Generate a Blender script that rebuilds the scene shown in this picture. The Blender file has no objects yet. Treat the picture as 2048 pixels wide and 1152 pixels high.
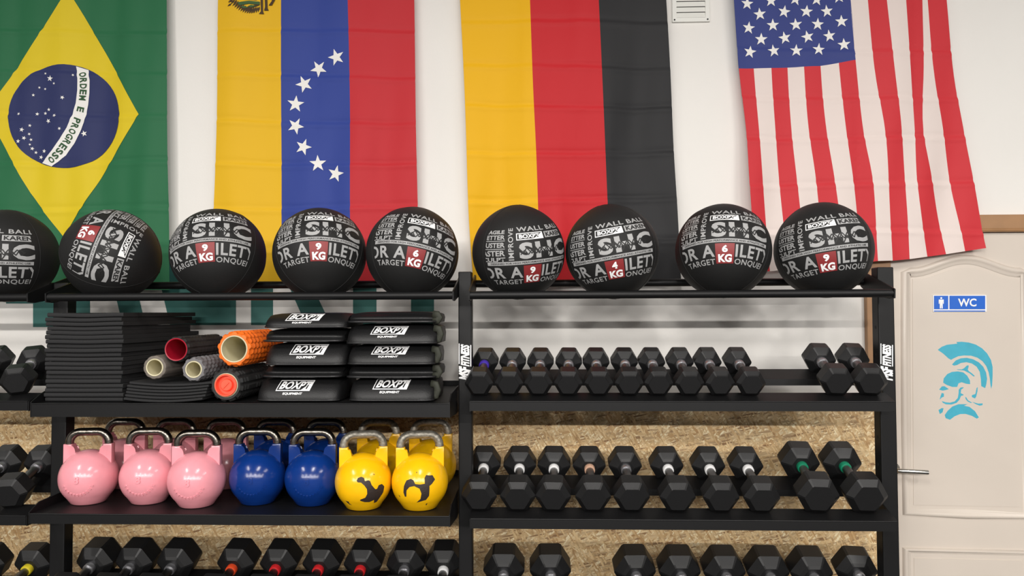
import bpy, bmesh, math, random
from mathutils import Vector, Matrix, Euler
from math import sin, cos, tan, pi, radians as R_, atan2, sqrt, floor

# ------------------------------------------------------------------ camera, world, lights, exposure
random.seed(7)
SC = bpy.context.scene
COL = SC.collection
FPX = 1500.0
CAMZ = 1.68
CAM = Vector((0, 0, CAMZ))
CROT = (Matrix.Rotation(R_(2.2), 3, 'Z') @ Matrix.Rotation(R_(90 + 1.87), 3, 'X') @ Matrix.Rotation(R_(-0.24), 3, 'Z'))
cd = bpy.data.cameras.new('camera'); cam = bpy.data.objects.new('camera', cd); COL.objects.link(cam)
cam.matrix_world = Matrix.Translation(CAM) @ CROT.to_4x4()
cd.sensor_width = 36.0; cd.lens = FPX / 2048 * 36.0; cd.clip_start = 0.05
SC.camera = cam
w = bpy.data.worlds.new('world'); SC.world = w; w.use_nodes = True
w.node_tree.nodes['Background'].inputs[0].default_value = (0.8, 0.85, 1.0, 1)
w.node_tree.nodes['Background'].inputs[1].default_value = 0.3
SC.view_settings.view_transform = 'Standard'; SC.view_settings.look = 'None'
SC.view_settings.exposure = 0.18; SC.view_settings.gamma = 1.0
SC.view_settings.use_curve_mapping = False
CEIL = 3.75
# ceiling fixtures (x, y, watts) running away from the viewer, and a far row of angled battens (x, y, z, watts)
LAMPS = [(-4.4, -3.9, 85), (-2.2, -3.9, 85), (0.0, -3.9, 85), (2.2, -3.9, 85), (4.4, -3.9, 85), (-2.6, 0.2, 45), (0.0, 0.2, 45), (2.6, 0.2, 45)]
BATTENS = [(-5.0, -6.2, 3.4, 108), (-3.0, -6.2, 3.4, 108), (-1.0, -6.2, 3.4, 108), (1.0, -6.2, 3.4, 108), (3.0, -6.2, 3.4, 108), (5.0, -6.2, 3.4, 108)]
LAMP_TINT = (1.0, .965, .925)


def P(px, py, Y):
    """measured photo pixel -> world point on the plane at distance Y"""
    d = CROT @ Vector(((px - 1024) / FPX, -(py - 576) / FPX, -1))
    return CAM + d * (Y / d.y)


# ------------------------------------------------------------------ materials
def lin(c):
    return tuple((x / 12.92 if x <= .04045 else ((x + .055) / 1.055) ** 2.4) for x in (v / 255.0 for v in c))


def mat(name, rgb, rough=.5, metal=0.0, bump=0.0, bscale=300.0, var=0.0, vscale=6.0, spec=.5, sheen=0.0, trans=0.0):
    m = bpy.data.materials.new(name); m.use_nodes = True
    nt = m.node_tree; b = nt.nodes['Principled BSDF']
    c = lin(rgb) + (1,)
    b.inputs['Base Color'].default_value = c
    b.inputs['Roughness'].default_value = rough
    b.inputs['Metallic'].default_value = metal
    b.inputs['Specular IOR Level'].default_value = spec
    if sheen:
        b.inputs['Sheen Weight'].default_value = sheen
    tc = nt.nodes.new('ShaderNodeTexCoord')
    if bump:
        n = nt.nodes.new('ShaderNodeTexNoise'); n.inputs['Scale'].default_value = bscale; n.inputs['Detail'].default_value = 3
        nt.links.new(tc.outputs['Object'], n.inputs['Vector'])
        bp = nt.nodes.new('ShaderNodeBump'); bp.inputs['Strength'].default_value = bump; bp.inputs['Distance'].default_value = .002
        nt.links.new(n.outputs['Fac'], bp.inputs['Height']); nt.links.new(bp.outputs['Normal'], b.inputs['Normal'])
    if var:
        n2 = nt.nodes.new('ShaderNodeTexNoise'); n2.inputs['Scale'].default_value = vscale; n2.inputs['Detail'].default_value = 4
        nt.links.new(tc.outputs['Object'], n2.inputs['Vector'])
        r = nt.nodes.new('ShaderNodeValToRGB')
        r.color_ramp.elements[0].position = .3; r.color_ramp.elements[1].position = .7
        r.color_ramp.elements[0].color = tuple(x * (1 - var) for x in c[:3]) + (1,)
        r.color_ramp.elements[1].color = tuple(min(1, x * (1 + var)) for x in c[:3]) + (1,)
        nt.links.new(n2.outputs['Fac'], r.inputs['Fac']); nt.links.new(r.outputs['Color'], b.inputs['Base Color'])
    return m


def osb_material():
    m = bpy.data.materials.new('osb'); m.use_nodes = True
    nt = m.node_tree; N = nt.nodes; L = nt.links; b = N['Principled BSDF']
    tc = N.new('ShaderNodeTexCoord'); prev = None; prevh = None
    cols = [((232, 202, 152), (188, 148, 98)), ((250, 228, 182), (202, 166, 114)), ((208, 172, 120), (255, 240, 202)), ((142, 104, 66), (240, 212, 164))]
    for i, (ang, sc, sd) in enumerate([(8, (30, 1, 120), 0), (-32, (30, 1, 150), 3), (48, (34, 1, 150), 7), (12, (24, 1, 170), 11), (-62, (36, 1, 160), 17)]):
        mp = N.new('ShaderNodeMapping'); mp.inputs['Rotation'].default_value = (0, R_(ang), 0)
        mp.inputs['Location'].default_value = (sd, 0, sd * 1.7)
        L.new(tc.outputs['Object'], mp.inputs['Vector'])
        mp2 = N.new('ShaderNodeMapping'); mp2.inputs['Scale'].default_value = sc
        L.new(mp.outputs['Vector'], mp2.inputs['Vector'])
        vo = N.new('ShaderNodeTexVoronoi'); vo.inputs['Scale'].default_value = 1.0
        L.new(mp2.outputs['Vector'], vo.inputs['Vector'])
        sp = N.new('ShaderNodeSeparateColor'); L.new(vo.outputs['Color'], sp.inputs['Color'])
        rp = N.new('ShaderNodeValToRGB')
        rp.color_ramp.elements[0].color = lin(cols[i % 4][0]) + (1,); rp.color_ramp.elements[1].color = lin(cols[i % 4][1]) + (1,)
        L.new(sp.outputs['Red'], rp.inputs['Fac'])
        # grain inside the flake
        if prev is None:
            prev = rp.outputs['Color']; prevh = sp.outputs['Green']
        else:
            mt = N.new('ShaderNodeMath'); mt.operation = 'GREATER_THAN'; mt.inputs[1].default_value = .62
            L.new(sp.outputs['Blue'], mt.inputs[0])
            mx = N.new('ShaderNodeMix'); mx.data_type = 'RGBA'
            L.new(mt.outputs[0], mx.inputs['Factor']); L.new(prev, mx.inputs['A']); L.new(rp.outputs['Color'], mx.inputs['B'])
            prev = mx.outputs['Result']
            mh = N.new('ShaderNodeMix'); L.new(mt.outputs[0], mh.inputs['Factor']); L.new(prevh, mh.inputs['A']); L.new(sp.outputs['Green'], mh.inputs['B'])
            prevh = mh.outputs['Result']
    ns = N.new('ShaderNodeTexNoise'); ns.inputs['Scale'].default_value = 55; ns.inputs['Detail'].default_value = 6
    L.new(tc.outputs['Object'], ns.inputs['Vector'])
    rr = N.new('ShaderNodeValToRGB'); rr.color_ramp.elements[0].position = .3; rr.color_ramp.elements[0].color = (.55, .48, .42, 1); rr.color_ramp.elements[1].position = .46
    L.new(ns.outputs['Fac'], rr.inputs['Fac'])
    mul = N.new('ShaderNodeMix'); mul.data_type = 'RGBA'; mul.blend_type = 'MULTIPLY'; mul.inputs['Factor'].default_value = .6
    L.new(prev, mul.inputs['A']); L.new(rr.outputs['Color'], mul.inputs['B'])
    L.new(mul.outputs['Result'], b.inputs['Base Color'])
    bp = N.new('ShaderNodeBump'); bp.inputs['Strength'].default_value = .5; bp.inputs['Distance'].default_value = .004
    L.new(prevh, bp.inputs['Height']); L.new(bp.outputs['Normal'], b.inputs['Normal'])
    b.inputs['Roughness'].default_value = .6
    return m


M = {}
def defm(k, *a, **kw):
    M[k] = mat(k, *a, **kw)

defm('wall', (236, 233, 228), .75, bump=.15, bscale=120, var=.02, vscale=1.5)
defm('ceiling', (165, 165, 162), .8)
defm('wall_grey', (104, 104, 103), .8)
defm('floor', (40, 40, 42), .7, bump=.2, bscale=200, var=.2, vscale=60)
defm('teal', (50, 106, 100), .6, var=.06, vscale=4)
defm('wood', (160, 120, 82), .45, var=.12, vscale=9)
defm('door', (212, 201, 189), .38, var=.02, vscale=3)
defm('decal_teal', (66, 172, 196), .45, var=.05, vscale=30)
defm('steel', (190, 188, 182), .25, 1.0)
defm('sign_white', (245, 245, 245), .35)
defm('sign_blue', (24, 100, 205), .35)
defm('vent', (232, 232, 226), .45)
defm('dark', (20, 20, 20), .7)
defm('metal', (18, 18, 19), .45, bump=.12, bscale=700, spec=.28)
defm('sticker', (250, 250, 250), .5)
defm('rubber', (23, 23, 24), .44, bump=.2, bscale=500, spec=.45)
defm('chrome', (150, 150, 150), .28, 1.0, bump=.4, bscale=900)
for k, c in dict(white=(240, 240, 240), silver=(200, 200, 205), green=(20, 130, 95), red=(215, 40, 45), orange=(235, 80, 40), yellow=(225, 205, 50), blue=(70, 50, 170), copper=(205, 165, 140)).items():
    defm('ring_' + k, c, .35, .9 if k == 'silver' else 0)
defm('ball', (29, 29, 29), .62, bump=.25, bscale=420, spec=.35)
defm('ball_print', (168, 168, 168), .6, var=.05, vscale=60)
defm('ball_logo', (245, 245, 245), .55)
defm('ball_dark', (29, 29, 29), .62)
defm('patch_red', (138, 42, 44), .5)
defm('mat', (42, 42, 43), .8, bump=.3, bscale=260, spec=.25)
defm('bag', (19, 19, 20), .5, bump=.35, bscale=240, spec=.5)
defm('bag_piping', (40, 40, 41), .3)
defm('tag', (46, 48, 38), .7, bump=.3, bscale=500)
defm('kb_pink', (238, 156, 166), .2, bump=.12, bscale=90, var=.04, vscale=25)
defm('kb_blue', (12, 50, 122), .2, bump=.12, bscale=90, var=.06, vscale=25)
defm('kb_yellow', (250, 190, 14), .2, bump=.15, bscale=80, var=.05, vscale=20)
defm('kb_steel', (128, 122, 114), .26, 1.0, bump=.25, bscale=160, var=.35, vscale=60)
defm('kb_chalk', (150, 145, 134), .5, .7, bump=.5, bscale=120, var=.45, vscale=80)
defm('kb_iron', (48, 38, 34), .6, bump=.5, bscale=220)
defm('foam_orange', (245, 112, 24), .6, bump=.15, bscale=300)
defm('foam_grey', (112, 110, 112), .7, bump=.2, bscale=300)
defm('foam_taupe', (112, 104, 96), .7, bump=.2, bscale=300)
defm('foam_black', (38, 38, 38), .65, bump=.2, bscale=300)
defm('tube_cream', (214, 206, 172), .6)
defm('tube_red', (176, 20, 46), .45)
defm('cap_coral', (246, 92, 64), .45)
for k, c in dict(green=(34, 104, 66), byellow=(220, 194, 30), bblue=(40, 48, 94), vyellow=(228, 180, 22), vblue=(46, 66, 146), red=(192, 40, 48), dyellow=(234, 178, 4), dred=(196, 32, 40), black=(36, 36, 38), usred=(202, 48, 56), uswhite=(228, 214, 208), usblue=(52, 64, 128), white=(238, 236, 232), tgreen=(48, 84, 52), brown=(70, 50, 24), cgreen=(60, 92, 50), cblue=(40, 58, 110)).items():
    defm('flag_' + k, c, .62, bump=.12, bscale=900, sheen=.15, spec=.3)
M['osb'] = osb_material()


# ------------------------------------------------------------------ object helpers
def link(o, parent=None):
    COL.objects.link(o)
    if parent is not None:
        o.parent = parent
    return o


def tag(o, label=None, cat=None, group=None, kind=None):
    if label: o['label'] = label
    if cat: o['category'] = cat
    if group: o['group'] = group
    if kind: o['kind'] = kind
    return o


def empty(name, loc=(0, 0, 0), rot=None):
    o = bpy.data.objects.new(name, None); o.empty_display_size = .05
    link(o); o.location = loc
    if rot is not None:
        o.rotation_euler = rot
    return o


def build(name, bm, material, parent=None, smooth=False, angle=None):
    me = bpy.data.meshes.new(name)
    bmesh.ops.recalc_face_normals(bm, faces=bm.faces)
    bm.to_mesh(me); bm.free()
    me.materials.append(M[material] if isinstance(material, str) else material)
    if smooth:
        me.polygons.foreach_set('use_smooth', [True] * len(me.polygons))
        if angle:
            try:
                me.set_sharp_from_angle(angle=R_(angle))
            except Exception:
                pass
    return link(bpy.data.objects.new(name, me), parent)


def inst(name, me, parent=None):
    return link(bpy.data.objects.new(name, me), parent)


def box(bm, x0, x1, y0, y1, z0, z1, bev=0.0):
    b2 = bmesh.new()
    vs = [b2.verts.new((x, y, z)) for x in (x0, x1) for y in (y0, y1) for z in (z0, z1)]
    for f in ((0, 1, 3, 2), (4, 6, 7, 5), (0, 4, 5, 1), (2, 3, 7, 6), (0, 2, 6, 4), (1, 5, 7, 3)):
        b2.faces.new([vs[i] for i in f])
    if bev:
        bmesh.ops.bevel(b2, geom=list(b2.edges), offset=bev, segments=2, affect='EDGES', profile=.5)
    merge(bm, b2)


def merge(bm, b2, mtx=None):
    mp = {}
    for v in b2.verts:
        mp[v] = bm.verts.new(mtx @ v.co if mtx else v.co)
    for f in b2.faces:
        try:
            bm.faces.new([mp[v] for v in f.verts])
        except ValueError:
            pass
    b2.free()


def boxobj(name, x0, x1, y0, y1, z0, z1, m, parent=None, bev=0.0):
    bm = bmesh.new(); box(bm, x0, x1, y0, y1, z0, z1, bev)
    return build(name, bm, m, parent)


def prism(bm, pts, axis, a0, a1):
    """extrude closed 2D polygon pts; axis 'x': pts are (y,z); 'y': (x,z); 'z': (x,y)"""
    def mk(p, a):
        return {'x': (a, p[0], p[1]), 'y': (p[0], a, p[1]), 'z': (p[0], p[1], a)}[axis]
    A = [bm.verts.new(mk(p, a0)) for p in pts]; B = [bm.verts.new(mk(p, a1)) for p in pts]
    n = len(pts)
    bm.faces.new(A); bm.faces.new(B[::-1])
    for i in range(n):
        bm.faces.new((A[i], A[(i + 1) % n], B[(i + 1) % n], B[i]))


def tube(bm, path, r, seg=12, cap=True, rz=None):
    """tube along a 3D path; r constant or list"""
    path = [Vector(p) for p in path]; n = len(path); rings = []
    up = None
    for i, p in enumerate(path):
        t = (path[min(i + 1, n - 1)] - path[max(i - 1, 0)]).normalized()
        if up is None:
            up = Vector((0, 0, 1)) if abs(t.z) < .9 else Vector((0, 1, 0))
        a = t.cross(up).normalized(); b_ = a.cross(t).normalized(); up = b_
        ri = r[i] if isinstance(r, (list, tuple)) else r
        rings.append([bm.verts.new(p + a * ri * cos(2 * pi * k / seg) + b_ * ri * sin(2 * pi * k / seg) * (rz or 1)) for k in range(seg)])
    for i in range(n - 1):
        for k in range(seg):
            bm.faces.new((rings[i][k], rings[i][(k + 1) % seg], rings[i + 1][(k + 1) % seg], rings[i + 1][k]))
    if cap:
        bm.faces.new(rings[0][::-1]); bm.faces.new(rings[-1])


def rings_mesh(bm, rings, close=True, cap0=True, cap1=True):
    R = [[bm.verts.new(p) for p in r] for r in rings]
    n = len(R[0])
    for i in range(len(R) - 1):
        for k in range(n if close else n - 1):
            bm.faces.new((R[i][k], R[i][(k + 1) % n], R[i + 1][(k + 1) % n], R[i + 1][k]))
    if cap0: bm.faces.new(R[0][::-1])
    if cap1: bm.faces.new(R[-1])


# ---- flat art: lists of (verts2d, faces)
_tc = {}
def text_raw(s, bold=0.0, shear=0.0, space=1.0):
    k = (s, bold, shear, space)
    if k in _tc:
        return _tc[k]
    cu = bpy.data.curves.new('t', 'FONT'); cu.body = s; cu.offset = bold; cu.shear = shear; cu.space_character = space
    cu.resolution_u = 3; cu.fill_mode = 'FRONT'
    o = bpy.data.objects.new('t', cu); COL.objects.link(o)
    dg = bpy.context.evaluated_depsgraph_get(); dg.update()
    me = o.evaluated_get(dg).to_mesh()
    v = [(p.co.x, p.co.y) for p in me.vertices]; f = [tuple(p.vertices) for p in me.polygons]
    o.evaluated_get(dg).to_mesh_clear()
    bpy.data.objects.remove(o); bpy.data.curves.remove(cu)
    _tc[k] = (v, f)
    return v, f


def fit(s, x0, y0, x1, y1, bold=.02, shear=0.0, space=1.0, rot=0):
    """text filling the rectangle; y0 is the baseline side, y1 the top side; rot=90 reads upward, -90 downward"""
    v, f = text_raw(s, bold, shear, space)
    if rot == 90:
        v = [(-b, a) for a, b in v]
    elif rot == -90:
        v = [(b, -a) for a, b in v]
    ax = min(p[0] for p in v); bx = max(p[0] for p in v); ay = min(p[1] for p in v); by = max(p[1] for p in v)
    return ([(x0 + (p[0] - ax) / (bx - ax) * (x1 - x0), y0 + (p[1] - ay) / (by - ay) * (y1 - y0)) for p in v], f)


def poly(pts):
    return (list(pts), [tuple(range(len(pts)))])


def rect(x0, y0, x1, y1):
    return poly([(x0, y0), (x1, y0), (x1, y1), (x0, y1)])


def star(cx, cy, r, rot=0.0, k=.4):
    return poly([(cx + (r if i % 2 == 0 else r * k) * sin(rot + i * pi / 5), cy - (r if i % 2 == 0 else r * k) * cos(rot + i * pi / 5)) for i in range(10)])


def ellipse(cx, cy, rx, ry, n=40):
    return poly([(cx + rx * cos(2 * pi * i / n), cy + ry * sin(2 * pi * i / n)) for i in range(n)])


def wrap_bm(shapes, func, cell=None, celly=None, clip=None):
    bm = bmesh.new()
    for v, f in shapes:
        vs = [bm.verts.new((p[0], p[1], 0)) for p in v]
        for fc in f:
            try:
                bm.faces.new([vs[i] for i in fc])
            except ValueError:
                pass
    bm.normal_update()
    bmesh.ops.triangulate(bm, faces=list(bm.faces), ngon_method='EAR_CLIP')
    if clip:
        x0, y0, x1, y1 = clip
        for co, no in (((x0, 0, 0), (-1, 0, 0)), ((x1, 0, 0), (1, 0, 0)), ((0, y0, 0), (0, -1, 0)), ((0, y1, 0), (0, 1, 0))):
            bmesh.ops.bisect_plane(bm, geom=list(bm.verts) + list(bm.edges) + list(bm.faces), plane_co=co, plane_no=no, clear_outer=True)
    if cell:
        celly = celly or cell
        for ax, c in ((0, cell), (1, celly)):
            lo = min(v.co[ax] for v in bm.verts); hi = max(v.co[ax] for v in bm.verts)
            for k in range(int(floor(lo / c)) + 1, int(floor(hi / c)) + 1):
                co = [0, 0, 0]; no = [0, 0, 0]; co[ax] = k * c; no[ax] = 1
                bmesh.ops.bisect_plane(bm, geom=list(bm.verts) + list(bm.edges) + list(bm.faces), plane_co=co, plane_no=no, dist=1e-5)
    for v in bm.verts:
        v.co = func(v.co.x, v.co.y)
    bmesh.ops.remove_doubles(bm, verts=list(bm.verts), dist=1e-6)
    return bm


def wrap(name, shapes, func, m, parent=None, cell=None, celly=None, clip=None, smooth=False, face=None):
    bm = wrap_bm(shapes, func, cell, celly, clip)
    me = bpy.data.meshes.new(name)
    bm.normal_update()
    if face is not None:
        for f in bm.faces:
            d = face(f.calc_center_median()) if callable(face) else face
            if f.normal.dot(Vector(d)) < 0:
                f.normal_flip()
    bm.to_mesh(me); bm.free(); me.materials.append(M[m])
    if smooth:
        me.polygons.foreach_set('use_smooth', [True] * len(me.polygons))
    return link(bpy.data.objects.new(name, me), parent)


ORD = ['leftmost', 'second', 'third', 'fourth', 'fifth', 'sixth', 'seventh', 'eighth', 'ninth', 'tenth', 'eleventh', 'twelfth', 'thirteenth', 'fourteenth', 'fifteenth', 'sixteenth', 'seventeenth', 'eighteenth', 'nineteenth', 'twentieth']


# ------------------------------------------------------------------ room
WY = 3.29      # wall face
XL, XR, YB = -6.2, 6.2, -8.5
wall = boxobj('wall_back', XL, XR, WY, WY + .15, 0, CEIL, 'wall'); tag(wall, kind='structure', label='white plaster wall behind the racks and flags')
tag(boxobj('floor', XL, XR, YB, WY, -.1, 0, 'floor'), kind='structure', label='dark rubber gym floor')
tag(boxobj('ceiling', XL, XR, YB, WY, CEIL, CEIL + .1, 'ceiling'), kind='structure', label='white ceiling')
tag(boxobj('wall_left', XL - .15, XL, YB, WY, 0, CEIL, 'wall_grey'), kind='structure', label='grey side wall')
tag(boxobj('wall_right', XR, XR + .15, YB, WY, 0, CEIL, 'wall_grey'), kind='structure', label='grey side wall')
tag(boxobj('wall_front', XL, XR, YB - .15, YB, 0, CEIL, 'wall_grey'), kind='structure', label='grey wall behind the viewer')
JX0 = P(1728, 620, WY).x; DX0 = P(1779, 700, WY).x
OSBZ = P(900, 803, WY).z
OX1 = P(1762, 900, WY).x
ob = boxobj('osb_board', XL, OX1, WY - .032, WY, 0, OSBZ, 'osb', wall); ob['label'] = 'raw strand board cladding along the lower wall'

# painted teal wall lettering (bottoms of big block letters), as thin paint on the wall
LB = 652
let = [[(12, 480), (110, 480), (110, 654), (66, 654), (66, 607), (12, 607)],
       [(150, 480), (180, 480), (180, 654), (150, 654)],
       [(205, 480), (250, 480), (292, 654), (246, 654)],
       [(300, 480), (472, 480), (472, 650), (340, 650)],
       [(502, 480), (546, 480), (546, 650), (502, 650)],
       [(546, 500), (590, 500), (662, 650), (612, 650)],
       [(706, 480), (753, 480), (753, 650), (706, 650)],
       [(822, 480), (868, 480), (868, 650), (822, 650)]]
for pl in let:
    o = wrap('painted_letter', [poly(pl)], lambda x, y: P(x, y, WY - .0012), 'teal', wall, face=(0, -1, 0))

# ------------------------------------------------------------------ ceiling lamps
for i, (lx, ly, lw) in enumerate(LAMPS):
    e = empty('ceiling_lamp', (lx, ly, CEIL - .06))
    tag(e, 'white linear ceiling lamp, %s of the row %s the viewer' % ((ORD[i] if i < 5 else ORD[i - 5]) + (' from left' if i not in (0, 5) else ''), 'behind' if i < 5 else 'above'), 'lamp', 'ceiling lamps')
    bm = bmesh.new(); box(bm, -.1, .1, -.7, .7, 0, .06, .008); build('housing', bm, 'vent', e)
    la = bpy.data.lights.new('lamp_light', 'AREA'); la.shape = 'RECTANGLE'; la.size = .16; la.size_y = 1.3
    la.energy = lw; la.color = LAMP_TINT
    lo = bpy.data.objects.new('lamp_light', la); link(lo, e); lo.location = (0, 0, -.005)
for i, (lx, ly, lz, lw) in enumerate(BATTENS):
    e = empty('batten_lamp', (lx, ly, lz), (R_(46), 0, 0))
    tag(e, 'angled batten lamp hung at the back of the room, ' + (ORD[i] + ' from left' if i else 'leftmost'), 'lamp', 'batten lamps')
    bm = bmesh.new(); box(bm, -.72, .72, -.06, .06, 0, .05, .008); build('housing', bm, 'vent', e)
    bm = bmesh.new()
    for sx in (-.5, .5):
        q = Matrix.Rotation(R_(-46), 4, 'X') @ Vector((0, 0, CEIL - lz - .002)); tube(bm, [(sx, 0, .05), (sx, q.y, q.z)], .006, 8)
    build('hanger', bm, 'vent', e)
    la = bpy.data.lights.new('lamp_light', 'AREA'); la.shape = 'RECTANGLE'; la.size = 1.4; la.size_y = .1
    la.energy = lw; la.color = LAMP_TINT
    lo = bpy.data.objects.new('lamp_light', la); link(lo, e); lo.location = (0, 0, -.005)

# ------------------------------------------------------------------ flags
FTOP = -140
def interp(pl, y):
    """smooth curve x(y) through the measured points, straight beyond the ends"""
    n = len(pl)
    if y <= pl[0][1] or n == 2:
        (x0, y0), (x1, y1) = pl[0], pl[1]
        return x0 + (x1 - x0) * (y - y0) / (y1 - y0)
    if y >= pl[-1][1]:
        (x0, y0), (x1, y1) = pl[-2], pl[-1]
        return x0 + (x1 - x0) * (y - y0) / (y1 - y0)
    sl = [(b[0] - a[0]) / (b[1] - a[1]) for a, b in zip(pl, pl[1:])]
    m = [sl[0]] + [(a + b) / 2 for a, b in zip(sl, sl[1:])] + [sl[-1]]
    for k in range(n - 1):
        if y <= pl[k + 1][1]:
            h = pl[k + 1][1] - pl[k][1]; t = (y - pl[k][1]) / h
            return ((2 * t ** 3 - 3 * t * t + 1) * pl[k][0] + (t ** 3 - 2 * t * t + t) * h * m[k]
                    + (-2 * t ** 3 + 3 * t * t) * pl[k + 1][0] + (t ** 3 - t * t) * h * m[k + 1])


def strip(bl, br, ytop, ybot_l, ybot_r, n=24):
    ls = [(interp(bl, ytop + (ybot_l - ytop) * i / n), ytop + (ybot_l - ytop) * i / n) for i in range(n + 1)]
    rs = [(interp(br, ytop + (ybot_r - ytop) * i / n), ytop + (ybot_r - ytop) * i / n) for i in range(n + 1)]
    v = []; f = []
    for i in range(n + 1):
        v += [ls[i], rs[i]]
    for i in range(n):
        f.append((2 * i, 2 * i + 1, 2 * i + 3, 2 * i + 2))
    return (v, f)


def cloth(seed, amp, x0, x1, crease, gap=.048, flare=0.0):
    rnd = random.Random(seed)
    ph = [rnd.uniform(0, 6.28) for _ in range(8)]
    wl = [rnd.uniform(.8, 1.2) for _ in range(8)]

    def f(off):
        def g(px, py):
            u = (px - x0) / (x1 - x0); v = (py + 140) / 700
            grow = .35 + .65 * v
            d = amp * grow * (sin(2 * pi * (1.6 * wl[0] * u + .25 * v) + ph[0]) + .6 * sin(2 * pi * (3.1 * wl[1] * u - .4 * v) + ph[1]) + .35 * sin(2 * pi * (5.3 * wl[2] * u + .9 * v) + ph[2]))
            d += amp * .5 * sin(2 * pi * (1.1 * v + .5 * u) + ph[3])
            # fold creases from storage
            for k, cyy in enumerate(crease):
                t = (py - cyy - 4 * sin(3 * u + ph[4] + k)) / 5.0
                if abs(t) < 3:
                    d += .0036 * math.exp(-t * t) * (.4 + .6 * abs(sin(5 * u + k * 2 + ph[5])))
                    d -= .0030 * math.exp(-(t - 1.6) ** 2)
            for k in range(1, 4):
                t = (px - x0 - (x1 - x0) * k / 4 - 5 * sin(2 * v + k)) / 5.0
                if abs(t) < 3:
                    d += .0020 * math.exp(-t * t)
            # slanting drag wrinkles near the lower edge
            d += amp * .45 * max(0, v - .35) * sin(2 * pi * (4.2 * u + 2.6 * v) + ph[6]) + amp * .3 * max(0, v - .5) * sin(2 * pi * (7 * u - 3.1 * v) + ph[7])
            d -= flare * max(0.0, v - .45) / .55
            p = P(px, py, WY - gap)
            return p + Vector((0, min(d, gap * .75) + off, 0))
        return g
    return f


def flag(name, label, cl):
    e = empty(name, cl(0)(0, 0)); e.location = (0, 0, 0)
    tag(e, label, 'flag', 'national flags hung on the wall')
    return e

CX = dict(cell=9.0, celly=4.0, smooth=True, face=(0, -1, 0))
def fpart(name, shapes, cl, off, m, parent, fine=False):
    kw = dict(CX)
    if fine:
        kw.update(cell=9.0, celly=4.0)
    return wrap(name, shapes, cl(-off * 1.7), m, parent, **kw)

# Brazil
cl = cloth(3, .0115, -70, 335, (60, 140, 225, 320, 415, 500))
br = flag('brazilian_flag', 'green flag with yellow rhombus and starry blue disc, at far left', cl)
fpart('green_field', [strip([(-72, 0), (-74, 580)], [(333, 0), (338, 400), (341, 580)], FTOP, 580, 580)], cl, 0, 'flag_green', br)
fpart('yellow_rhombus', [poly([(136, -20), (208, 104), (280, 230), (204, 352), (126, 475), (62, 386), (-26, 226), (56, 103)])], cl, .0012, 'flag_byellow', br)
fpart('blue_disc', [ellipse(128.5, 232.5, 111, 104, 60)], cl, .0024, 'flag_bblue', br)
outer = [(150 + 25, 139), (178, 160), (178, 185), (176, 210), (171, 236), (162, 262), (150, 287), (133, 311), (107, 334)]
inner = [(151, 132), (153.5, 155), (153.5, 180), (151, 206), (144, 231), (134, 255), (121, 279), (106, 301), (84, 326)]
bd = strip(inner, outer, 0, 1, 1, 1)
bv = []; bf = []
for i in range(len(inner)):
    bv += [inner[i], outer[i]]
for i in range(len(inner) - 1):
    bf.append((2 * i, 2 * i + 1, 2 * i + 3, 2 * i + 2))
fpart('white_band', [(bv, bf)], cl, .0036, 'flag_white', br)
mid = [((a[0] + b[0]) / 2, (a[1] + b[1]) / 2) for a, b in zip(inner, outer)]
seg = [0]
for a, b in zip(mid, mid[1:]):
    seg.append(seg[-1] + sqrt((b[0] - a[0]) ** 2 + (b[1] - a[1]) ** 2))
motto = 'ORDEM E PROGRESSO'; shapes = []
for i, ch in enumerate(motto):
    if ch == ' ':
        continue
    s = seg[-1] * (.045 + .93 * (i + .3) / len(motto))
    for k in range(len(seg) - 1):
        if seg[k] <= s <= seg[k + 1]:
            t = (s - seg[k]) / (seg[k + 1] - seg[k])
            p = (mid[k][0] + t * (mid[k + 1][0] - mid[k][0]), mid[k][1] + t * (mid[k + 1][1] - mid[k][1]))
            a = atan2(mid[k + 1][1] - mid[k][1], mid[k + 1][0] - mid[k][0]); break
    v, f = fit(ch, -4.9, 7, 4.9, -7, .03)
    fpart('motto_letter', [([(p[0] + q[0] * cos(a) - q[1] * sin(a), p[1] + q[0] * sin(a) + q[1] * cos(a)) for q in v], f)], cl, .0048, 'flag_tgreen', br, True)
for (x, y, s) in [(265, 425, 2.6), (290, 453, 6.5), (420, 432, 2.8), (314, 482, 2.8), (228, 505, 2.8), (261, 513, 2.8), (195, 549, 3.4), (362, 563, 4.4), (283, 632, 3.8), (316, 666, 3.8), (261, 653, 3.6), (215, 657, 4), (111, 657, 3.6), (281, 698, 5), (177, 725, 3.4), (134, 750, 5), (347, 742, 3.6), (486, 770, 6.5), (174, 774, 3.2), (147, 798, 4.4), (183, 806, 3.2), (115, 817, 4.6), (177, 834, 2.6), (189, 857, 4), (256, 871, 4.4), (208, 879, 3.4), (237, 906, 4.6)]:
    fpart('star', [star(x / 2.88, y / 2.88, s, random.uniform(0, 1))], cl, .0036, 'flag_white', br, True)

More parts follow.
